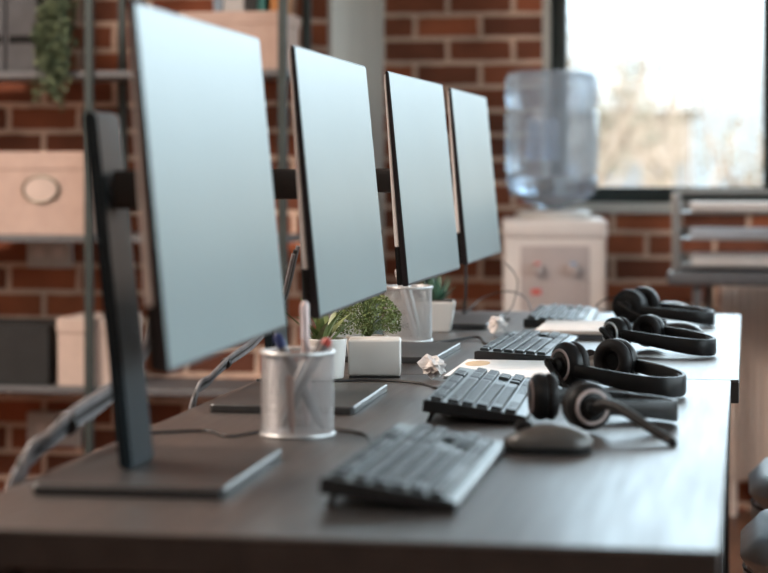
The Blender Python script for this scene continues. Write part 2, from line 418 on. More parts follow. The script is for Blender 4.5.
# cable bundles hanging behind each monitor
def bundle(y0, label, strands, r):
    t = thing('cable_bundle', label, 'cable', (-.60, y0, DZ), 0, 'cable bundles behind the monitors')
    base = [(-.010, .20, .185), (-.034, .21, .105), (-.058, .165, .062), (-.073, .075, .043), (-.082, .010, .024), (-.094, -.020, .003), (-.103, -.040, -.10)]
    for k in range(strands):
        rr = random.Random(k+int(y0*100))
        pts = [(x+rr.uniform(-.3, .3)*r+(k-1)*r*1.5*.5, y+(k-(strands-1)/2)*r*1.1, z+(k-(strands-1)/2)*r*1.9+rr.uniform(-.4, .4)*r) for x, y, z in base]
        b = NB(); tube(b, smoothpath(pts, 8), r, 8); obj('cable', b, 'sleeve' if k != 1 else 'cable', t, True)
    b = NB(); p = Vector(base[3]); q = Vector(base[4])
    tube(b, [p.lerp(q, .10), p.lerp(q, .20)], r*strands*.80, 12); obj('cable_tie', b, 'cable', t, True)
bundle(1.915, 'thick grey cable bundle behind the nearest monitor stand', 3, .0052)
bundle(2.56, 'thin grey cable bundle arching behind the second monitor', 3, .0030)
bundle(3.21, 'thin cable bundle behind the third monitor stand', 3, .003)

# ------------------------------------------------------------------ keyboards
KL = .39; KD = .122
def make_keyboard(label, loc, rot, tilt, feet):
    t = thing('keyboard', label, 'keyboard', loc, 0, 'keyboards on the desks')
    t.rotation_euler = (0, tilt, rot)
    w, d = KL/2, KD/2
    b = NB()
    prof = [(-d, 0.001), (-d, .0145), (-d+.004, .0160), (d-.004, .0095), (d, .0075), (d, 0)]
    A = [(x, -w, z) for x, z in prof]; B = [(x, w, z) for x, z in prof]
    prism(b, A, B); bmesh.ops.bevel(b, geom=[e for e in b.edges], offset=.001, segments=1, affect='EDGES')
    obj('case', b, 'kcase', t)
    b = NB(); pp = [(-d+.0045, .0161), (d-.0045, .0097)]
    prism(b, [(pp[0][0], -w+.003, pp[0][1]-.002), (pp[1][0], -w+.003, pp[1][1]-.002), (pp[1][0], w-.003, pp[1][1]-.002), (pp[0][0], w-.003, pp[0][1]-.002)], [(pp[0][0], -w+.003, pp[0][1]), (pp[1][0], -w+.003, pp[1][1]), (pp[1][0], w-.003, pp[1][1]), (pp[0][0], w-.003, pp[0][1])])
    obj('key_plate', b, 'plate', t)
    b = NB(); u = .0172
    rows = [[1, (.6), 1, 1, 1, 1, (.4), 1, 1, 1, 1, (.4), 1, 1, 1, 1],
            [1]*13+[2], [1.5]+[1]*12+[1.5], [1.75]+[1]*11+[2.25], [2.25]+[1]*10+[2.75], [1.25, 1.25, 1.25, 6.25, 1.25, 1.25, 1.25, 1.25]]
    nav = [[1, 1, 1], [1, 1, 1], [1, 1, 1], [], [-1, 1], [1, 1, 1]]
    pad = [[], [1, 1, 1, 1], [1, 1, 1, 1], [1, 1, 1], [1, 1, 1, 1], [2, 1]]
    def key(xc, y0, wid):
        z = .0161-(xc+d-.0045)*(.0064/(KD-.009))
        g = .0016; x0, x1 = xc-u/2+g, xc+u/2-g; a, c = y0+g, y0+wid*u-g; h = .0044; i = .0013
        sl = -.0064/(KD-.009)
        def zz(x): return z+(x-xc)*sl
        base = [(x0, a, zz(x0)-.001), (x1, a, zz(x1)-.001), (x1, c, zz(x1)-.001), (x0, c, zz(x0)-.001)]
        mid = [(x0+i*.5, a+i*.5, zz(x0)+h*.75), (x1-i*.5, a+i*.5, zz(x1)+h*.75), (x1-i*.5, c-i*.5, zz(x1)+h*.75), (x0+i*.5, c-i*.5, zz(x0)+h*.75)]
        top = [(x0+i*1.3, a+i*1.3, zz(x0)+h), (x1-i*1.3, a+i*1.3, zz(x1)+h), (x1-i*1.3, c-i*1.3, zz(x1)+h), (x0+i*1.3, c-i*1.3, zz(x0)+h)]
        L3 = [[b.verts.new(p) for p in q] for q in (base, mid, top)]
        for k in range(2):
            for j in range(4): b.faces.new((L3[k][j], L3[k][(j+1) % 4], L3[k+1][(j+1) % 4], L3[k+1][j]))
        b.faces.new(L3[2])
    for r_i, row in enumerate(rows):
        xc = -d+.0145+r_i*u*.985+(.003 if r_i else 0)
        y = -w+.006
        for n_i, k in enumerate(row):
            if r_i == 0 and k in (.6, .4): y += k*u; continue
            key(xc, y, k); y += k*u
        y = -w+.006+15.35*u
        for k in nav[r_i]:
            if k > 0: key(xc, y, k)
            y += abs(k)*u
        y = -w+.006+18.1*u
        for k in pad[r_i]: key(xc, y, k*.98); y += k*u*.98
    obj('keys', b, 'key', t)
    if feet:
        for s in (-1, 1):
            b = NB(); yc = s*(w-.022)
            prism(b, [(-d+.004, yc-.009, -.0125), (-d+.009, yc-.009, -.0125), (-d+.009, yc+.009, -.0125), (-d+.004, yc+.009, -.0125)],
                  [(-d+.010, yc-.010, .003), (-d+.016, yc-.010, .003), (-d+.016, yc+.010, .003), (-d+.010, yc+.010, .003)])
            obj('foot', b, 'kcase', t)
    return t
def kb(label, xr, xf, y0, rot, feet):
    xm = (xr+xf)/2; tilt = R(5.6) if feet else 0
    z = DZ + (math.sin(tilt)*KD/2+.0003 if feet else .0002)
    return make_keyboard(label, (xm, y0+KL/2, z), rot, tilt, feet)
kb('nearest dark keyboard, before the nearest monitor', -.367, -.247, 1.755, R(0), True)
kb('second keyboard, propped on feet beside the two near headsets', -.378, -.258, 2.365, R(2), True)
kb('third keyboard, behind the white paper pad', -.405, -.287, 3.125, R(-1), False)
kb('farthest keyboard, palest looking, at the far desk end', -.414, -.288, 3.80, R(1.5), False)

# ------------------------------------------------------------------ headsets
def strip(b, pts, half_h, th, zs):
    """swept upright strip with rounded section"""
    n = len(pts); rings = []
    for i in range(n):
        p = Vector(pts[i]); t = (Vector(pts[min(i+1, n-1)])-Vector(pts[max(i-1, 0)])).normalized(); nn = Vector((t.y, -t.x))
        hh = half_h[i]; tt = th[i]/2; z = zs[i]
        sec = [(-tt, -hh*.8), (-tt*.6, -hh), (tt*.6, -hh), (tt, -hh*.8), (tt, hh*.8), (tt*.6, hh), (-tt*.6, hh), (-tt, hh*.8)]
        rings.append([b.verts.new((p.x+nn.x*a, p.y+nn.y*a, z+c)) for a, c in sec])
    for i in range(n-1):
        for j in range(8): b.faces.new((rings[i][j], rings[i][(j+1) % 8], rings[i+1][(j+1) % 8], rings[i+1][j]))
    b.faces.new(rings[0][::-1]); b.faces.new(rings[-1])
def headset(label, loc, yaw, half=.052, length=.150, near_flat=False, ring='led', boom=((.0, -.012, .01), (.075, -.03, -.018)), cup_r=.027, lift=0, boomside=-1, swivel=0, apex_z=.0150, boom_r=1.0):
    t = thing('headset', label, 'headset', loc, yaw, 'call centre headsets on the desks')
    pts, hh, th, zs = [], [], [], []
    N = 36
    for i in range(N+1):
        a = -PI/2+PI*i/N; c = max(0, math.cos(a))
        x = .012+length*(c**.75); y = (half+.010)*math.copysign(abs(math.sin(a))**.9, math.sin(a))
        pts.append((x, y)); hh.append(.0085+.0045*c); th.append(.0055+.001*c); zs.append(.030*(1-c)+apex_z*c+lift*(1-c))
    b = NB(); strip(b, pts, hh, th, zs); obj('headband', b, 'black', t, True, angle=60)
    i0, i1 = 9, N-9
    b = NB(); strip(b, [(p[0]-.006*math.cos(-PI/2+PI*i/N), p[1]*.93) for i, p in list(enumerate(pts))[i0:i1]], [h*.85 for h in hh[i0:i1]], [.006]*(i1-i0), zs[i0:i1])
    obj('band_pad', b, 'black_soft', t, True, angle=60)
    for s in (-1, 1):
        if s == -1 and near_flat:
            ax = Matrix.Translation((-.035, -half-.012, .020)) @ Matrix.Rotation(R(14), 4, 'Y') @ Matrix.Rotation(R(10), 4, 'X') @ Matrix.Scale(-1, 4, (0, 0, 1))
            rr = cup_r*1.35
        else:
            rz = R(8)*s+(swivel if s == 1 else 0)
            ax = Matrix.Translation((0, s*half, cup_r+.0035)) @ Matrix.Rotation(rz, 4, 'Z') @ Matrix.Rotation(-s*PI/2, 4, 'X')
            rr = cup_r
        # local +z of ax = outward side
        b = NB(); lathe(b, [(rr*.80, -.006), (rr*.97, -.004), (rr, .002), (rr*.95, .008), (rr*.72, .0125), (rr*.3, .014)], 32, ax)
        cup = obj('ear_cup', b, 'black', t, True, angle=50)
        b = NB(); torus(b, rr*.70, rr*.30, -.010, 36, 12, ax); obj('ear_cushion', b, 'black_soft', cup, True)
        b = NB(); lathe(b, [(rr*.55, -.009), (rr*.55, -.0065)], 24, ax); obj('speaker_cloth', b, 'cloth_black', cup)
        b = NB(); torus(b, rr*.66, .0022, .0118, 32, 8, ax); obj('trim_ring', b, ring, cup, True)
        # yoke between band end and cup
        b = NB()
        e = Vector((.012, s*(half+.010), .030+lift)); c = ax @ Vector((0, 0, .010))
        if s == -1 and near_flat:
            tube(b, smoothpath([e, Vector((-.004, s*(half+.016), .034)), Vector((-.02, s*(half+.014), .026)), c], 5), .0045, 8)
        else:
            tube(b, smoothpath([e+Vector((.012, 0, 0)), e, c+Vector((.004, s*.002, 0)), c], 5), .0050, 8)
        obj('yoke', b, 'black', t, True)
        if s == boomside:
            st = ax @ Vector((0, 0, .014))
            p = [st, st+Vector(boom[0]), st+Vector(boom[1])]
            q = smoothpath(p, 8)
            b = NB(); tube(b, q, [(.0058-.0022*i/len(q))*boom_r for i in range(len(q))], 10); bo = obj('microphone_boom', b, 'black', t, True)
            d = (Vector(p[2])-Vector(p[1])).normalized()
            b = NB(); tube(b, [p[2]-d*.002, p[2]+d*.002, p[2]+d*.010, p[2]+d*.013], [.003, .0050, .0050, .003], 10); obj('microphone', b, 'black', bo, True)
            b = NB(); lathe(b, [(.011, 0), (.011, .005), (.008, .008)], 20, Matrix.Translation(st) @ (ax.to_3x3().to_4x4())); obj('boom_hub', b, 'black', bo, True)
    return t
headset('nearest headset, boom arm pointing right, behind the nearest mouse', (-.204, 2.345, DZ), R(35), half=.053, length=.128, ring='ring_pink',
        boom=((.010, -.030, .004), (.030, -.104, -.024)), cup_r=.0275, swivel=R(62), boom_r=1.35)
headset('second headset from the camera, open ear cushion facing forward', (-.203, 2.772, DZ), R(-42), half=.046, length=.142, boom=((-.012, -.010, .004), (.030, -.018, -.024)), ring='ring_pink', cup_r=.0310)
headset('third headset, with bright ring on its ear cup and boom down', (-.180, 3.355, DZ), R(-38), half=.042, length=.146, boom=((-.004, -.012, .006), (.058, -.026, -.0215)), cup_r=.0265)
headset('farthest headset, at the far right corner of the desk', (-.205, 3.920, DZ), R(-13), half=.048, length=.136, boom=((-.010, -.010, .004), (.04, -.02, -.02)), cup_r=.0325, ring='black')

# ------------------------------------------------------------------ computer mice
def mouse(label, loc, yaw, m='black'):
    t = thing('computer_mouse', label, 'mouse', loc, yaw, 'computer mice on the desks')
    L, W, H = .047, .030, .033
    def dome(b, z0, hs, sc, k0=0, k1=12):
        rows = []
        for i in range(13):
            u = i/12; x = -L*sc+2*L*sc*u; wx = W*sc*max(.02, (1-abs(2*u-1)**2.6))**.5*(1-.10*math.sin(PI*u)); hx = hs*max(0, math.sin(PI*min(1, .06+u*.92)))**.6*(.78+.35*u)
            rows.append([b.verts.new((x, wx*math.cos(PI*j/k1), z0+hx*max(0, math.sin(PI*j/k1))**.75)) for j in range(k1+1)])
        for i in range(12):
            for j in range(k1): b.faces.new((rows[i][j], rows[i][j+1], rows[i+1][j+1], rows[i+1][j]))
            b.faces.new((rows[i][0], rows[i+1][0], rows[i+1][k1], rows[i][k1]))
        b.faces.new(rows[0]); b.faces.new(rows[-1])
    b = NB(); dome(b, .008, H-.010, 1); obj('shell', b, m, t, True, angle=60)
    b = NB(); rounded_slab(b, -L*.94, L*.94, -W*.92, W*.92, 0, .0078, W*.8, .002, 6); obj('base', b, 'cloth_black', t, True)
    b = NB(); lathe(b, [(.009, -.003), (.010, -.001), (.010, .001), (.009, .003)], 20, Matrix.Translation((-.026, 0, .0235)) @ Matrix.Rotation(PI/2, 4, 'X')); obj('scroll_wheel', b, 'black_soft', t, True)
    return t
mouse('nearest mouse, brownish grey dome before the nearest headset', (-.203, 2.150, DZ), R(4), 'mouse_grey')
mouse('dark mouse half hidden behind the second headset', (-.196, 2.985, DZ), R(-4), 'mouse_grey')
mouse('black mouse just behind the third headset', (-.118, 3.600, DZ), R(-6), 'mouse_black')
mouse('mouse with a bright top behind the farthest headset', (-.150, 4.125, DZ), R(3), 'mouse_grey')

# ------------------------------------------------------------------ pen cups and pens
def pen_cup(label, loc, m, fine):
    t = thing('pen_cup', label, 'pen cup', loc, 0, 'wire mesh pen cups')
    r, h = .0400, .093
    b = NB(); nu, nv = fine
    for k in range(nv-1):
        z = .006+(h-.010)*(k+.5)/(nv-1)
        torus(b, r, .00032, z, 48, 4)
    for k in range(nu):
        a = 2*PI*k/nu
        tube(b, [(r*math.cos(a), r*math.sin(a), .004), (r*math.cos(a), r*math.sin(a), h-.002)], .00034, 4, False)
    w = obj('mesh_wall', b, m, t); 
    b = NB(); torus(b, r, .0024, h, 48, 10); obj('rim', b, 'wire', t, True)
    b = NB(); torus(b, r, .0024, .0026, 48, 10); obj('base_ring', b, 'wire', t, True)
    b = NB(); lathe(b, [(r-.001, .0012), (r-.001, .0024)], 40); obj('bottom', b, m, t)
    return t
c1 = Vector((-.4915, 2.232, DZ)); c2 = Vector((-.568, 3.462, DZ))
pen_cup('nearer pen cup of grey mesh, holding crossed pens', c1, 'wire_grey', (96, 56))
pen_cup('farther pen cup of pale mesh, beside the succulent pot', c2, 'wire', (96, 56))
def pen(name, label, a, b_, r, m, tipm, cat='pen', clip=False, group=None, cf=.80):
    a, b_ = Vector(a), Vector(b_); L = (b_-a).length
    t = thing(name, label, cat, a, 0, group); t.rotation_mode = 'QUATERNION'; t.rotation_quaternion = (b_-a).to_track_quat('Z', 'Y')
    b = NB(); lathe(b, [(r*.25, 0), (r, .012), (r, L*cf)], 12); obj('barrel', b, m, t, True)
    b = NB(); lathe(b, [(r*1.06, L*cf), (r*1.06, L*.97), (r*.5, L)], 12); cp = obj('cap', b, tipm, t, True)
    if clip:
        b = NB(); box(b, r*1.02, r*1.5, -.0015, .0015, L*.70, L*.96); obj('clip', b, tipm, t)
    return t
def onc(c, dx, dy, z): return (c.x+dx, c.y+dy, DZ+z)
pg = 'pens in the mesh cups'
pen('pen', 'thick grey pen with red end, leaning right in the nearer cup', onc(c1, -.026, -.012, .0065), onc(c1, .0375, -.006, .109), .0055, 'pen_grey', 'pen_red', group=pg, cf=.93)
pen('pen', 'navy capped pen leaning left in the nearer cup', onc(c1, .028, .008, .0055), onc(c1, -.0260, .006, .112), .0055, 'pen_grey', 'pen_navy', group=pg, cf=.86)
pen('pen', 'tall pale pink pen standing upright in the nearer cup', onc(c1, .006, .026, .0055), onc(c1, .002, .028, .148), .0048, 'pen_pink', 'pen_pink', clip=True, group=pg)
pen('pen', 'thin white pen lying low in the nearer cup', onc(c1, -.022, -.0250, .0055), onc(c1, .014, -.0245, .085), .0040, 'pen_white', 'pen_white', group=pg)
pen('pencil', 'short orange pencil at the middle of the nearer cup', onc(c1, .002, -.0345, .0055), onc(c1, -.002, -.0335, .070), .0040, 'pen_orange', 'pen_orange', 'pencil', group=pg)
pen('pen', 'dark grey pen behind the others in the nearer cup', onc(c1, -.020, .018, .0055), onc(c1, .0260, .0185, .106), .0045, 'pen_grey', 'black', group=pg)
pen('pen', 'white pen leaning left in the farther pale cup', onc(c2, .014, -.012, .0045), onc(c2, -.018, -.006, .124), .0048, 'pen_white', 'pen_white', clip=True, group=pg)
pen('pen', 'silver pen beside the white one in the farther cup', onc(c2, .020, .004, .0045), onc(c2, -.008, .004, .120), .0048, 'wire', 'pen_white', clip=True, group=pg)
pen('pen', 'grey pen at the back of the farther cup', onc(c2, .008, .020, .0045), onc(c2, -.012, .018, .104), .0044, 'pen_grey', 'wire', group=pg)

# ------------------------------------------------------------------ pots, plants, box
def blade(b, base, az, lean, L, wid, th, curl, n=8):
    d = Vector((math.cos(az), math.sin(az), 0)); side = Vector((-d.y, d.x, 0)); rows = []
    p = Vector(base); ang = lean
    for i in range(n+1):
        f = i/n; w = wid*(math.sin(PI*min(1, f*.72+.28)))**.8*(1-f**3)+.0002
        up = Vector((-d.x*math.cos(ang), -d.y*math.cos(ang), math.sin(ang)))
        nn = d*math.cos(ang)*-1+Vector((0, 0, math.sin(ang)))
        rows.append([b.verts.new(p-side*w), b.verts.new(p-nn*th*(1-f*.8)), b.verts.new(p+side*w), b.verts.new(p+nn*th*.25*(1-f))])
        dirv = d*math.sin(ang)+Vector((0, 0, math.cos(ang)))
        p = p+dirv*(L/n); ang += curl/n
    for i in range(n):
        for j in range(4): b.faces.new((rows[i][j], rows[i][(j+1) % 4], rows[i+1][(j+1) % 4], rows[i+1][j]))
    b.faces.new(rows[0]); b.faces.new(rows[-1])
def pot_round(t, r0, r1, h):
    b = NB(); lathe(b, [(r0*.9, 0), (r0, .002), (r1, h-.001), (r1-.001, h), (r1-.004, h), (r1-.0045, h-.008), (r0-.004, h-.010)], 40); obj('pot', b, 'ceramic', t, True)
    b = NB(); lathe(b, [(r1-.005, h-.0095), (r1-.005, h-.007)], 24); obj('soil', b, 'soil', t)
rnd = random.Random(11)
t = thing('potted_aloe', 'small white round pot with pointed aloe leaves', 'plant', (-.583, 2.835, DZ))
pot_round(t, .025, .0295, .057)
for k in range(13):
    b = NB(); blade(b, (rnd.uniform(-.008, .008), rnd.uniform(-.008, .008), .048), k*2.4, rnd.uniform(.15, .80), rnd.uniform(.055, .080), .0065, .004, rnd.uniform(.1, .5)); obj('leaf', b, 'leaf_aloe', t, True)
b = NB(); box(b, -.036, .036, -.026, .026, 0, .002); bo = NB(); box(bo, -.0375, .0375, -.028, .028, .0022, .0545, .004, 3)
t = thing('storage_box', 'small white plastic box between the aloe and bushy plant', 'box', (-.5215, 2.882, DZ), R(9))
obj('body', bo, 'white', t, True); obj('base', b, 'dark_card', t)
t = thing('bushy_plant', 'fine leaved bushy plant in a white pot behind the white box', 'plant', (-.553, 2.992, DZ))
pot_round(t, .026, .032, .048)
b = NB()
for k in range(60):
    a = rnd.uniform(0, 2*PI); el = rnd.uniform(.25, 1.5); rr = rnd.uniform(.6, 1)
    e = Vector((.050*rr*math.cos(a)*math.cos(el), .050*rr*math.sin(a)*math.cos(el), .062+.048*rr*math.sin(el)))
    tube(b, [(0, 0, .042), e*.5+Vector((0, 0, .03)), e], .0006, 4, False)
obj('stem', b, 'leaf', t)
b = NB()
for k in range(3000):
    a = rnd.uniform(0, 2*PI); cz = rnd.uniform(-.35, 1); rr = rnd.uniform(.55, 1.0)**.5; s2 = math.sqrt(1-cz*cz)
    p = Vector((.052*rr*s2*math.cos(a), .052*rr*s2*math.sin(a), .068+.046*rr*cz))
    q = Quaternion((rnd.gauss(0, 1), rnd.gauss(0, 1), rnd.gauss(0, 1)), rnd.uniform(0, 6)); s = rnd.uniform(.0016, .0030)
    vs = [b.verts.new(p+q @ Vector(v)*s) for v in ((-1, 0, 0), (-.2, -.6, .15), (1, 0, .1), (-.2, .6, .15))]
    b.faces.new(vs)
obj('foliage', b, 'leaf', t)
t = thing('potted_succulent', 'white square tapered pot with spiky green succulent by the farther cup', 'plant', (-.555, 3.675, DZ), R(6))
b = NB()
o1 = [(-.029, -.029), (.029, -.029), (.029, .029), (-.029, .029)]
prism(b, [(x, y, 0) for x, y in o1], [(x*1.3, y*1.3, .056) for x, y in o1])
bmesh.ops.bevel(b, geom=b.edges[:], offset=.003, segments=2, affect='EDGES'); obj('pot', b, 'ceramic', t, True)
b = NB(); box(b, -.033, .033, -.033, .033, .0555, .0575); obj('soil', b, 'soil', t)
for k in range(22):
    ring = k//8
    b = NB(); blade(b, (.004*math.cos(k*.8), .004*math.sin(k*.8), .054), k*.785+ring*.4, .95-.36*ring+rnd.uniform(-.1, .1), rnd.uniform(.042, .056), .0062, .0035, -.3); obj('leaf', b, 'leaf_dark', t, True)

# ------------------------------------------------------------------ papers
def crumple(label, loc, r, seed, squash=.75):
    rr = random.Random(seed)
    b = NB(); bmesh.ops.create_icosphere(b, subdivisions=3, radius=r)
    pk = [(Vector((rr.gauss(0, 1), rr.gauss(0, 1), rr.gauss(0, 1))).normalized(), rr.uniform(-.45, .45), rr.uniform(.10, .30)) for _ in range(13)]
    for v in b.verts:
        n = v.co.normalized(); f = .80
        for d, off, wd in pk:                                   # sharp creases along random great-circle bands
            e = abs(n.dot(d)-off); f += .24*max(0, 1-e/wd)-.030
        v.co = n*r*max(.45, f+rr.uniform(-.05, .05))
        v.co.x *= 1.15; v.co.z *= squash
    z0 = min(v.co.z for v in b.verts)
    for v in b.verts: v.co.z -= z0
    return tag(obj('crumpled_paper', b, 'paper_print', None, False, loc), label, 'paper ball', 'crumpled paper balls')
crumple('crumpled printed paper ball behind the second keyboard', (-.432, 2.850, DZ), .0185, 4, .95)
crumple('crumpled paper ball beside the farther pen cup, behind the third keyboard', (-.432, 3.60, DZ), .021, 9, .8)
t = thing('paper_pad', 'white paper pad lying between the second and third keyboards', 'paper', (-.335, 2.955, DZ), R(0))
b = NB(); box(b, -.085, .095, -.090, .160, 0, .004, .0008, 1); obj('sheets', b, 'paper', t)
b = NB(); lathe(b, [(.018, .0041), (.018, .0045)], 32, Matrix.Translation((-.060, .095, 0)) @ Matrix.Scale(2.2, 4, (0, 1, 0))); obj('printed_oval', b, 'tan', t)
t = thing('notebook', 'beige notebook before the farthest keyboard', 'notebook', (-.293, 3.663, DZ), R(0))
b = NB(); rounded_slab(b, -.066, .066, -.122, .115, .0, .009, .008, .001); obj('pages', b, 'grey_card', t)  # charcoal instead of paper: shadow under the cover put into the colour
b = NB(); rounded_slab(b, -.068, .068, -.124, .117, .0092, .016, .009, .0012); obj('cover', b, 'nb', t)

# ------------------------------------------------------------------ loose cables
def cable(label, pts, r=.0016, grp='loose cables on the desks'):
    b = NB(); tube(b, smoothpath(pts, 8), r, 8)
    return tag(obj('cable', b, 'cable', None, True), label, 'cable', grp)
z = DZ+.0018
cable('black cable running from the nearest keyboard past the nearer pen cup', [(-.368, 1.98, DZ+.016), (-.385, 2.08, z), (-.405, 2.20, z), (-.435, 2.262, z), (-.51, 2.288, z), (-.56, 2.20, z), (-.60, 2.24, z), (-.672, 2.20, z)])
cable('black cable from the second keyboard to the white box', [(-.380, 2.68, DZ+.012), (-.41, 2.73, z), (-.45, 2.79, z), (-.52, 2.805, z), (-.60, 2.77, z), (-.67, 2.78, z)])
cable('black cable from the third keyboard past the farther pen cup', [(-.404, 3.36, DZ+.008), (-.43, 3.42, z), (-.455, 3.50, DZ+.006), (-.50, 3.45, z), (-.54, 3.40, z), (-.60, 3.44, z)], .0025)
cable('thin cable arching up behind the farthest keyboard', [(-.418, 4.06, DZ+.012), (-.44, 4.14, DZ+.034), (-.48, 4.17, DZ+.044), (-.53, 4.16, DZ+.030), (-.56, 4.06, z), (-.62, 4.10, z)], .0014)
cable('thin looping cable hanging from the farthest monitor', [(-.475, 4.10, DZ+.105), (-.462, 4.13, DZ+.085), (-.455, 4.14, DZ+.062), (-.458, 4.08, DZ+.022), (-.470, 4.02, z), (-.452, 3.96, z)], .0012)
cable('black cable dropping straight down behind the farthest monitor', [(-.545, 4.02, DZ+.150), (-.545, 4.022, DZ+.08), (-.547, 4.026, DZ+.03), (-.56, 4.035, z), (-.64, 4.03, z)], .0028)
cable('thin cable looping beside the farthest headset', [(-.205, 4.03, DZ+.030), (-.24, 4.12, DZ+.036), (-.275, 4.17, DZ+.032), (-.30, 4.205, DZ+.012), (-.27, 4.212, z)], .0014)

# ------------------------------------------------------------------ water cooler
t = thing('water_cooler', 'beige floor standing water cooler below the window', 'water cooler', (-.551, 5.965, 0), R(7))
b = NB(); box(b, -.146, .146, -.165, .165, .02, .870, .012, 3); obj('cabinet', b, 'cooler', t, True)
b = NB(); box(b, -.149, .149, -.172, .160, .835, .888, .010, 3); obj('top_panel', b, 'cooler', t, True)
b = NB(); box(b, -.098, .098, -.1685, -.150, .56, .815, .004); obj('dispensing_recess', b, 'cooler_dark', t, True)
b = NB(); box(b, -.105, .105, -.195, -.160, .560, .590, .004); obj('drip_tray', b, 'cooler_dark', t, True)
for sx, m_ in ((-.05, 'red'), (.05, 'blue')):
    b = NB(); box(b, sx-.013, sx+.013, -.195, -.166, .735, .760, .004); tp = obj('tap', b, 'cooler_dark', t, True)
    b = NB(); box(b, sx-.009, sx+.009, -.197, -.180, .761, .768, .002); obj('lever', b, m_, tp)
b = NB(); box(b, -.068, -.040, -.1705, -.1680, .675, .692); obj('hot_mark', b, 'red', t)
b = NB(); lathe(b, [(.110, .888), (.112, .905), (.088, .912)], 36); obj('bottle_collar', b, 'white', t, True)
for sx in (-1, 1):
    for sy in (-1, 1):
        b = NB(); lathe(b, [(.018, 0), (.018, .022)], 12, Matrix.Translation((sx*.11, sy*.12, 0))); obj('foot', b, 'black', t)
t = thing('water_bottle', 'large blue translucent water bottle upside down on the cooler', 'water bottle', (-.556, 5.975, .922))
b = NB()
pr = [(.030, -.006), (.045, .004), (.085, .016), (.122, .036), (.134, .060), (.136, .078), (.132, .090), (.132, .104), (.136, .114), (.136, .270), (.131, .278), (.131, .292), (.136, .302), (.136, .370), (.130, .386), (.112, .394), (.06, .390)]
lathe(b, pr, 48); obj('bottle', b, 'bottle', t, True, angle=60)
b = NB(); lathe(b, [(r*.95, zz) for r, zz in pr if zz < .09 and zz > 0]+[(.126, .086)], 40); obj('water', b, 'water', t, True, angle=60)
b = NB(); box(b, -.012, .030, -.138, -.120, .135, .255, .006, 3); obj('handle_grip', b, 'bottle', t, True)
b = NB(); box(b, -.060, -.020, -.136, -.122, .135, .255, .006, 3); obj('handle_grip', b, 'bottle', t, True)

# ------------------------------------------------------------------ table with letter tray, radiator
t = thing('side_table', 'grey topped side table under the window at the right', 'table', (.495, 5.83, -.014))
b = NB(); box(b, -.705, .75, -.22, .22, .730, .765, .008, 3); obj('tabletop', b, 'table', t, True)
for sx, sy in ((-.625, -.18), (.70, -.18), (-.60, .18), (.70, .18)):
    b = NB(); box(b, sx-.012, sx+.012, sy-.014, sy+.014, .014, .7295, .003); obj('leg', b, 'rackshelf', t)
t = thing('radiator', 'pale ribbed panel radiator on the brick wall behind the table', 'radiator', (.625, 6.18, 0))
b = NB(); box(b, -.70, .80, -.02, .03, .11, .70, .006, 2)
for k in range(60):
    x = -.69+k*.025; box(b, x, x+.014, -.030, -.018, .13, .69, .003, 1)
obj('panel', b, 'radiator', t, True)
for sx in (-.55, .65):
    b = NB(); box(b, sx-.02, sx+.02, .03, .102, .2, .6); obj('bracket', b, 'radiator', t)
b = NB(); tube(b, [(-.66, 0, .11), (-.66, 0, .0)], .011, 10); obj('pipe', b, 'radiator', t, True)
# letter tray
t = thing('letter_tray', 'grey three tier letter tray standing on the side table', 'letter tray', (-.005, 5.80, .7515))
for sx in (-.185, .185):
    for sy in (-.12, .12):
        b = NB(); box(b, sx-.010, sx+.010, sy-.008, sy+.008, 0, .215, .003); obj('post', b, 'tray', t, True)
for k in range(3):
    z0 = .012+k*.073
    b = NB(); box(b, -.175, .175, -.13, .13, z0, z0+.004)
    box(b, -.175, .175, .126, .13, z0, z0+.03); box(b, -.177, -.173, -.13, .13, z0, z0+.025); box(b, .173, .177, -.13, .13, z0, z0+.025)
    obj('tray', b, 'tray', t)
b = NB(); tube(b, [(-.185, .12, .214), (.185, .12, .214)], .006, 8); obj('top_rail', b, 'tray', t, True)
pl = ['white paper stack on the top tier of the letter tray', 'bluish paper stack on the middle tier of the letter tray', 'white paper stack on the bottom tier of the letter tray']
for k in range(3):
    z0 = .7515+.0165+k*.073; rr = random.Random(k)
    b = NB()
    for j in range(9):
        zz = z0+j*.0028; q = Matrix.Translation((.005+rr.uniform(-.006, .006), 5.78+rr.uniform(-.008, .008), 0)) @ Matrix.Rotation(rr.uniform(-.03, .03), 4, 'Z')
        box(b, -.15, .13, -.11, .105, zz, zz+.0026, mx=q)
    tag(obj('paper_stack', b, ['paper', 'paper_cool', 'paper'][k]), pl[2-k], 'paper stack', 'papers in the letter tray')

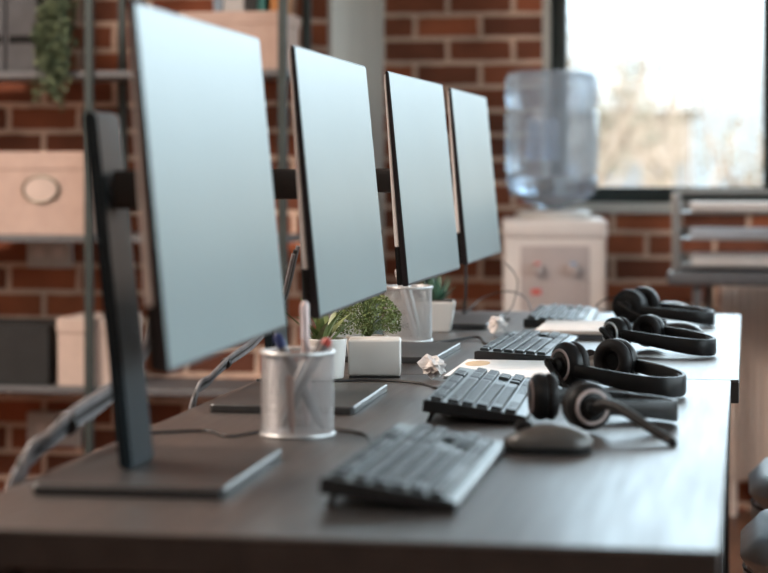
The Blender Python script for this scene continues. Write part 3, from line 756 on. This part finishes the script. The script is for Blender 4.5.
# ------------------------------------------------------------------ chairs
def office_chair(label, loc, yaw):
    t = thing('office_chair', label, 'chair', loc, yaw, 'office chairs at the desks')
    b = NB(); rounded_slab(b, 0, .45, -.23, .23, .408, .474, .14, .030, 8); obj('seat', b, 'seat', t, True, angle=70)
    b = NB(); rounded_slab(b, .004, .446, -.226, .226, .358, .407, .14, .024, 8); obj('seat_shell', b, 'shell', t, True, angle=70)
    b = NB(); torus(b, .2, .0025, .4075, 40, 6, Matrix.Translation((.225, 0, 0)), 1.10, 1.13); obj('piping', b, 'cable', t, True)
    b = NB(); rounded_slab(b, -.22, .22, -.035, .035, 0, .42, .033, .012, 6)
    obj('backrest', b, 'seat', t, True, (.47, 0, .56), (R(8), 0, R(90)), 70)
    b = NB(); tube(b, smoothpath([(.36, 0, .40), (.47, 0, .42), (.51, 0, .56), (.515, 0, .70)], 6), .018, 10); obj('back_support', b, 'black', t, True)
    b = NB(); lathe(b, [(.032, .12), (.032, .25), (.022, .25), (.022, .359)], 20, Matrix.Translation((.225, 0, 0))); obj('gas_column', b, 'black', t, True)
    for k in range(5):
        a = 2*PI*k/5+.2; e = Vector((.225+.27*math.cos(a), .27*math.sin(a), .075))
        b = NB(); tube(b, [(.225, 0, .125), ((.225+e.x)/2, e.y/2, .115), e], [.028, .024, .016], 10); lg = obj('leg', b, 'black', t, True)
        b = NB(); lathe(b, [(.028, -.014), (.030, -.010), (.030, .010), (.028, .014)], 20, Matrix.Translation((e.x, e.y, .0302)) @ Matrix.Rotation(a+PI/2, 4, 'Z') @ Matrix.Rotation(PI/2, 4, 'Y')); obj('caster', b, 'black', lg, True)
    return t
office_chair('nearer of the two grey chairs, its seat edge rounding in at the right', (-.008, 3.30, 0), R(0))
office_chair('farther grey chair, seat seen just above the nearer one', (.006, 3.93, 0), R(0))

# ------------------------------------------------------------------ shelving rack on the left
RX = [-2.30, -1.683, -1.167]; RY0, RY1 = 5.125, 5.415; RZ = [.06, .462, .858, 1.288, 1.70]
t = thing('shelving_unit', 'grey steel shelving rack against the left brick wall', 'shelf', (-1.73, 5.27, 0))
for x in RX:
    for y in (RY0, RY1):
        b = NB(); box(b, x-.011+1.73, x+.011+1.73, y-.011-5.27, y+.011-5.27, 0, 1.95, .002); obj('post', b, 'rack', t)
for zz in RZ:
    b = NB(); box(b, RX[0]+1.73, RX[2]+1.73, RY0-5.27+.003, RY1-5.27-.003, zz-.018, zz, .002); obj('shelf_board', b, 'rackshelf', t)
def at(px, zplane_y):
    """x of the picture column px on the plane y"""
    k = (px-384)/2050
    return (k*.9848*zplane_y-.1736*zplane_y)/(.9848+.1736*k)
def carton(name, label, x0, x1, y0, y1, z0, z1, m, lid=True, ring=False, cat='box', grp='storage boxes on the rack'):
    cx, cy = (x0+x1)/2, (y0+y1)/2; w, d, h = (x1-x0)/2, (y1-y0)/2, z1-z0
    t = thing(name, label, cat, (cx, cy, z0), 0, grp)
    lh = h*.22 if lid else 0
    b = NB(); box(b, -w+.003, w-.003, -d+.003, d-.003, 0, h-(lh*.2 if lid else 0), .002); obj('body', b, m, t)
    if lid:
        b = NB(); box(b, -w, w, -d, d, h-lh, h, .003); obj('lid', b, m, t)
    if ring:
        mx = Matrix.Translation((ring[0]-cx, -d-.001, ring[1]-z0)) @ Matrix.Rotation(PI/2, 4, 'X')
        b = NB(); torus(b, .040, .0036, .001, 40, 8, mx, 1.22, .86); obj('handle_ring', b, 'brass', t, True)
        b = NB(); lathe(b, [(.036, -.001), (.036, .0042)], 32, mx @ Matrix.Diagonal((1.22, .86, 1, 1))); obj('label_card', b, 'cream2', t)
    return t
YF = 5.15
carton('storage_box', 'cream lidded box with a metal ring handle, on the middle shelf', at(-20, YF)-.06, at(85, YF), YF, 5.40, .8585, 1.078, 'cream', True, (at(41, YF), .979))
carton('storage_box', 'cream box with books on top, on the upper shelf', at(178, YF), at(280, YF), YF, 5.40, 1.2885, 1.440, 'cream', True)
carton('storage_box', 'low charcoal box on the lower shelf', at(-40, YF)-.05, at(49, YF), YF, 5.40, .4625, .620, 'dark_card', False)
carton('storage_box', 'pale cream narrow box beside the charcoal box', at(56, YF), at(112, YF)+.01, YF, 5.40, .4625, .640, 'cream2', True)
for k, (p0, p1, m, lb, hh) in enumerate([(213, 222, 'bk5', 'blue grey book, leftmost upright on the cream box', .20), (223, 244, 'bk1', 'thick grey book upright on the cream box', .23),
                                         (245, 257, 'bk2', 'black book upright between the grey and teal ones', .22), (258, 265, 'bk3', 'teal book upright on the cream box', .21),
                                         (270, 279, 'bk4', 'orange book upright at the cream box end', .19)]):
    x0, x1 = at(p0, 5.18), at(p1, 5.18)
    t = thing('book', lb, 'book', ((x0+x1)/2, 5.26, 1.4402), 0, 'books standing on the cream box'); w = (x1-x0)/2
    b = NB(); box(b, -w, w, -.08, .07, 0, hh, .002); obj('cover', b, m, t)
    b = NB(); box(b, -w+.003, w-.003, -.075, .072, .002, hh+.001); obj('pages', b, 'paper', t)
for p0, p1, lb in [(-24, 5, 'charcoal lever arch binder, partly cut off at the frame edge'), (6, 37, 'charcoal lever arch binder with a black slot, beside the trailing plant')]:
    x0, x1 = at(p0, YF), at(p1, YF); w = (x1-x0)/2-.001
    t = thing('binder', lb, 'binder', ((x0+x1)/2, 5.27, 1.2885), 0, 'binders on the upper shelf')
    b = NB(); box(b, -w, w, -.12, .13, 0, .32, .003); obj('cover', b, 'grey_card', t)
    b = NB(); box(b, -w*.82, w*.82, -.1215, -.119, .075, .095); obj('grip_slot', b, 'cloth_black', t)
t = thing('trailing_plant', 'grey green trailing plant hanging over the upper shelf edge', 'plant', (at(63, 5.2), 5.172, 1.2885))
b = NB(); lathe(b, [(.024, 0), (.030, .07), (.027, .07), (.025, .06)], 28); obj('pot', b, 'grey_card', t, True)
b = NB(); bs = NB(); rr = random.Random(5)
for k in range(26):
    a = rr.uniform(-2.9, .1); st = Vector((0, 0, .08)); out = rr.uniform(.03, .055); dn = rr.uniform(-.10, .12)
    e = Vector((out*math.cos(a), -abs(out*math.sin(a))*.4-.062, dn)); md = Vector((e.x*.7, e.y*.75, .11+rr.uniform(0, .06)))
    pth = smoothpath([st, md, Vector((e.x, e.y, (dn+.1)/2)), e], 6); tube(bs, pth, .0012, 5, False)
    for p in pth[4:]:
        for j in range(4):
            q = Quaternion((rr.gauss(0, 1), rr.gauss(0, 1), rr.gauss(0, 1)), rr.uniform(0, 6)); s = rr.uniform(.006, .011); c = p+Vector((rr.gauss(0, .007), -abs(rr.gauss(0, .004)), rr.gauss(0, .007)))
            b.faces.new([b.verts.new(c+q @ Vector(v)*s) for v in ((-1, 0, 0), (-.2, -.65, .15), (1, 0, .1), (-.2, .65, .15))])
for k in range(320):
    c = Vector((rr.uniform(-.045, .045), rr.uniform(-.06, .02), rr.uniform(.07, .22))); q = Quaternion((rr.gauss(0, 1), rr.gauss(0, 1), rr.gauss(0, 1)), rr.uniform(0, 6)); s = rr.uniform(.007, .012)
    b.faces.new([b.verts.new(c+q @ Vector(v)*s) for v in ((-1, 0, 0), (-.2, -.65, .15), (1, 0, .1), (-.2, .65, .15))])
obj('stem', bs, 'leaf_trail', t); obj('foliage', b, 'leaf_trail', t)
# wall sockets on the left brick wall
for (p0, p1, zt, zb, lb) in [(27, 71, .842, .757, 'white wall socket box just below the middle shelf'), (27, 80, .355, .262, 'white wall socket box below the lower shelf')]:
    x0, x1 = at(p0, 5.45), at(p1, 5.45)
    t = thing('wall_socket', lb, 'wall socket', ((x0+x1)/2, 5.469, (zt+zb)/2), 0, 'wall sockets on the left brick wall')
    w, h = (x1-x0)/2, (zt-zb)/2
    b = NB(); box(b, -w, w, -.022, 0, -h, h, .004); obj('housing', b, 'white', t, True)
    for s in (-1, 1):
        b = NB(); lathe(b, [(.016, -.001), (.016, .001)], 20, Matrix.Translation((s*w*.45, -.0222, 0)) @ Matrix.Rotation(PI/2, 4, 'X')); obj('socket_face', b, 'cooler', t)

# ------------------------------------------------------------------ light
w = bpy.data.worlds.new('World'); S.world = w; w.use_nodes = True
nt = w.node_tree; n = nt.nodes; L = nt.links
bg = n['Background']; tc = n.new('ShaderNodeTexCoord'); nz = n.new('ShaderNodeTexNoise'); nz.inputs['Scale'].default_value = 3
rp = n.new('ShaderNodeValToRGB'); rp.color_ramp.elements[0].color = (.62, .82, 1, 1); rp.color_ramp.elements[1].color = (.92, .97, 1, 1)
rp.color_ramp.elements[0].position = .35; rp.color_ramp.elements[1].position = .62
L.new(tc.outputs['Generated'], nz.inputs['Vector']); L.new(nz.outputs['Fac'], rp.inputs['Fac']); L.new(rp.outputs['Color'], bg.inputs['Color'])
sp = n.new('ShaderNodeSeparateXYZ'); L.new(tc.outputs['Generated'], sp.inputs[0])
mr = n.new('ShaderNodeMapRange'); mr.interpolation_type = 'SMOOTHSTEP'      # overcast sky, its rise steepened above the view to brighten the desk's reflection
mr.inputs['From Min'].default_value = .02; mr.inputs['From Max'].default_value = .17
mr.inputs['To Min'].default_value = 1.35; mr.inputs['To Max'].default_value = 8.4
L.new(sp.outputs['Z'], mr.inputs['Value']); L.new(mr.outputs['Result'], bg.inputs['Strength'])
sun = bpy.data.lights.new('sun', 'SUN'); sun.energy = 1.2; sun.angle = R(3); sun.color = (1, .93, .84)
so = bpy.data.objects.new('sun', sun); C.objects.link(so); so.rotation_euler = (R(52), 0, R(-25))
def area(name, loc, rot, sx, sy, power, col):
    l = bpy.data.lights.new(name, 'AREA'); l.shape = 'RECTANGLE'; l.size = sx; l.size_y = sy; l.energy = power; l.color = col
    o = bpy.data.objects.new(name, l); C.objects.link(o); o.location = loc; o.rotation_euler = rot
for i, (a, b_) in enumerate(RW):
    area('daylight_right', (2.93, (a+b_)/2, 1.82), (0, R(90), 0), 1.8, b_-a, (44, 26, 2)[i], (.78, .92, 1.0))
area('daylight_back', (.75, 6.56, 1.69), (R(-90), 0, 0), 2.6, 1.45, 1, (.85, .94, 1.0)) if False else None
area('fill_light', (-2.65, 2.5, 2.97), (0, 0, 0), 1.0, 1.6, 195, (1.0, .87, .77))  # added fill for the left brick wall, no fixture there
area('fill_light', (-1.2, -.6, 2.97), (0, 0, 0), .9, 1.4, 22, (1.0, .86, .76))  # dim unseen fill, added to lift the sides facing the camera

# ------------------------------------------------------------------ camera
cam = bpy.data.cameras.new('camera'); co = bpy.data.objects.new('camera', cam); C.objects.link(co)
co.location = (0, 0, 1.04); co.rotation_euler = (R(90), 0, R(10))
cam.sensor_width = 36; cam.lens = 36*2050/768; cam.shift_y = -120.5/768
cam.clip_start = .05; cam.clip_end = 500
cam.dof.use_dof = True; cam.dof.focus_distance = 2.95; cam.dof.aperture_fstop = 4.1
S.camera = co
S.view_settings.view_transform = 'Standard'; S.view_settings.look = 'None'; S.view_settings.gamma = 1; S.view_settings.exposure = 0
S.view_settings.use_curve_mapping = False
S.cycles.use_denoising = True
S.cycles.max_bounces = 10; S.cycles.transparent_max_bounces = 24
S.cycles.caustics_refractive = False; S.cycles.caustics_reflective = False
